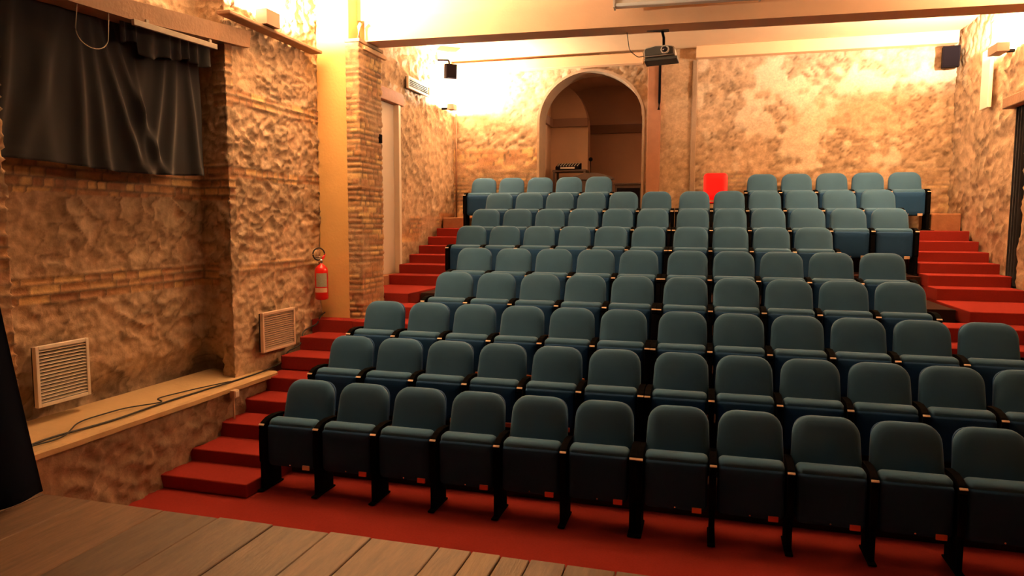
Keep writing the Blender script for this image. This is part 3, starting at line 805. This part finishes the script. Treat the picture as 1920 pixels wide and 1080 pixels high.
# ------------------------------------------------------------------ speakers
def speaker(name, loc, label, rz, rx, w_=.24, h_=.30, d_=.20, bracket=None):
    t = empty(name, loc, label, 'speaker', 'small wall speakers', rz=rz)
    t.rotation_euler = (R(rx), 0, rz)
    mesh('cabinet', B(-w_ / 2, w_ / 2, 0, d_, -h_ / 2, h_ / 2, .012), M_SPK, t)
    mesh('grille_cloth', B(-w_ / 2 + .015, w_ / 2 - .015, -.008, .0, -h_ / 2 + .015, h_ / 2 - .015, .004, 1), M_SPKG, t)
    bm = bmesh.new()
    for p0, p1 in bracket: tube(bm, [p0, p1], .016, 8)
    mesh('bracket', bm, M_SPK, t, True)
    return t
speaker('wall_speaker', (-4.50, 12.05, 2.71), 'small brown speaker hung in the glare of the rear left corner', R(38), 8, .20, .26, .16, [((0, .12, .1), (-.02, .16, .20)), ((-.02, .16, .20), (-.30, .34, .19)), ((-.30, .30, .19), (-.34, .32, .02))])
speaker('wall_speaker', (3.54, 12.60, 2.62), 'dark speaker high in the rear right corner', R(-12), 6, .24, .32, .20, [((0, .18, .0), (.0, .40, .02))])

# ------------------------------------------------------------------ projector on the beam
pj = empty('projector', (-.60, 8.62, 1.945), 'grey video projector hanging from the big beam, lens towards the stage', 'projector')
pj.rotation_euler = (R(-4), R(-2), R(-3))
bm = bmesh.new(); prism(bm, [(-.18, .0), (-.185, .075), (-.17, .10), (-.05, .118), (.11, .108), (.165, .09), (.17, .0)], -.13, .13, 'Y'); bmesh.ops.bevel(bm, geom=bm.edges[:], offset=.008, segments=2, affect='EDGES')
mesh('body', bm, M_SILV, pj)
bm = bmesh.new(); prism(bm, [(-.172, .01), (-.174, .07), (-.16, .088), (-.05, .106), (.10, .096), (.148, .080), (.15, .01)], -.137, -.128, 'Y')
mesh('front_panel', bm, M_PRJD, pj)
bm = bmesh.new(); lathe(bm, [(.048, 0), (.048, .03), (.036, .034), (.034, .02), (.001, .02)], 24); bmesh.ops.rotate(bm, verts=bm.verts[:], cent=(0, 0, 0), matrix=Matrix.Rotation(R(90), 3, 'X')); bmesh.ops.translate(bm, verts=bm.verts[:], vec=(.06, -.132, .055))
ln = mesh('lens_ring', bm, M_SILV, pj, True)
bm = bmesh.new(); lathe(bm, [(.030, 0), (.024, .008), (.001, .013)], 20); bmesh.ops.rotate(bm, verts=bm.verts[:], cent=(0, 0, 0), matrix=Matrix.Rotation(R(90), 3, 'X')); bmesh.ops.translate(bm, verts=bm.verts[:], vec=(.06, -.152, .055))
mesh('lens_glass', bm, M_GLASS, ln, True)
mesh('mount_tray', B(-.19, .195, -.10, .12, -.045, -.008, .01), M_PRJD, pj)
bm = bmesh.new(); tube(bm, [(.03, .0, .11), (.03, .0, .24), (.01, .0, .33)], .016, 10); mesh('pole', bm, M_BLACK, pj, True)
bm = bmesh.new(); prism(bm, [(-.16, -.05), (.09, -.05), (.09, .05), (.02, .05)], .318, .33, 'Z'); mesh('ceiling_plate', bm, M_PRJD, pj)
lay('projector_cable', [(-.80, 8.60, 1.98), (-.87, 8.60, 1.97), (-.97, 8.58, 2.05), (-1.0, 8.58, 2.26)], .005, 'thin cable looping from the projector up to the beam')

# fluorescent fitting on the face of the beam
fl = empty('fluorescent_fitting', (-.32, 8.22, 2.47), 'grey-white unlit fluorescent fitting in front of the big beam at the top', 'light fitting')
fl.rotation_euler = (0, 0, R(2.8))
mesh('housing', B(-.78, .78, -.05, .06, -.005, .07, .01), M_WHITE, fl)
for sx in (-.6, .6): mesh('hanger', B(sx - .01, sx + .01, .0, .02, .07, .60), M_SILV, fl)
mesh('diffuser', B(-.77, .77, -.07, .03, -.045, -.004, .012), M_DIFF, fl)
for sx in (-.79, .77): mesh('end_cap', B(sx, sx + .02, -.075, .06, -.05, .07, .003), M_SILV, fl)

# ------------------------------------------------------------------ right side: white board, lintel, doorway curtain
setp(mesh('white_board', B(3.62, 3.67, 11.20, 11.50, 1.62, 2.42, .008), M_WHITE), 'narrow white painted board fixed upright on the right wall', 'board')
setp(mesh('door_lintel', B(3.60, 3.80, 9.60, 10.62, 1.50, 1.64, .012), M_WOOD), 'rough wooden lintel over the curtained doorway on the right', 'lintel')
def fold_d(t, s): return .03 * math.sin(t * 26) , 0
o = mesh('doorway_curtain', cloth(10.18, 10.50, lambda t: 1.50, lambda t: -.76, 3.74, fold_d, 40, 10, .01), M_VELVET, smooth=True)
setp(o, 'black curtain filling the doorway on the far right', 'curtain')
struct('wall_right', B(3.86, 3.96, 9.6, 10.8, -1, 1.8), M_DARKIN)

# ------------------------------------------------------------------ things in the niche
ds = empty('control_desk', (-2.62, 13.75, NZ), 'small table of sound equipment inside the arch, left side', 'desk')
mesh('table_top', B(-.36, .30, -.2, .2, .90, .94, .006), M_DKWOOD, ds)
for sx in (-.33, .27):
    for sy in (-.17, .17): mesh('leg', B(sx - .02, sx + .02, sy - .02, sy + .02, 0, .90), M_DKWOOD, ds)
mx = empty('sound_mixer', (-2.66, 13.70, NZ + .94), 'dark sound mixer on the small table inside the arch', 'mixer')
bm = bmesh.new(); prism(bm, [(-.16, 0), (-.16, .05), (.14, .14), (.16, .14), (.16, 0)], -.26, .20); mesh('mixer_body', bm, M_SPK, mx)
mesh('fader_strip', B(-.16, .12, -.175, -.16, .01, .045, .004, 1), M_SILV, mx)
bm = bmesh.new()
for a in range(8):
    for b in range(3): lathe(bm, [(.010, 0), (.008, .02)], 8, (-.22 + a * .055, -.10 + b * .09, .068 + b * .027))
mesh('knobs', bm, M_SILV, mx)
mc = empty('microphone', (-2.24, 13.62, NZ + .86), 'small microphone on a gooseneck beside the mixer', 'microphone')
bm = bmesh.new(); lathe(bm, [(.05, 0), (.05, .015), (.01, .02)], 14); mesh('base', bm, M_BLACK, mc)
bm = bmesh.new(); tube(bm, [(0, 0, .02), (0, 0, .15), (.0, -.02, .24)], .006, 6); mesh('gooseneck', bm, M_BLACK, mc, True)
bm = bmesh.new(); bmesh.ops.create_uvsphere(bm, u_segments=12, v_segments=8, radius=.04); bmesh.ops.translate(bm, verts=bm.verts[:], vec=(0, -.02, .27)); mesh('mic_head', bm, M_BLACK, mc, True)
mesh('stand', B(-.04, .04, -.04, .04, -.86, 0), M_DKWOOD, mc)
cb = empty('wooden_cabinet', (-1.46, 13.45, NZ), 'dark wooden cabinet inside the arch, right side', 'cabinet')
mesh('cabinet_body', B(-.26, .24, -.2, .2, 0, .62, .01), M_DKWOOD, cb)
mesh('cabinet_top', B(-.28, .26, -.22, .22, .62, .65, .006), M_DKWOOD, cb)
mesh('cabinet_door', B(-.22, .20, -.212, -.2, .06, .56, .004), M_SPK, cb)
kb = empty('lectern_desk', (-2.12, 13.35, NZ), 'dark desk with a raised sloping lid inside the arch, centre', 'desk')
bm = bmesh.new(); prism(bm, [(-.40, .74), (-.38, .78), (-.12, .84), (.10, .84), (.36, .76), (.36, .72), (-.40, .72)], -.18, .18, 'Y'); mesh('lid', bm, M_DKWOOD, kb)
mesh('desk_body', B(-.36, .30, -.15, .15, .0, .72, .01), M_DKWOOD, kb)
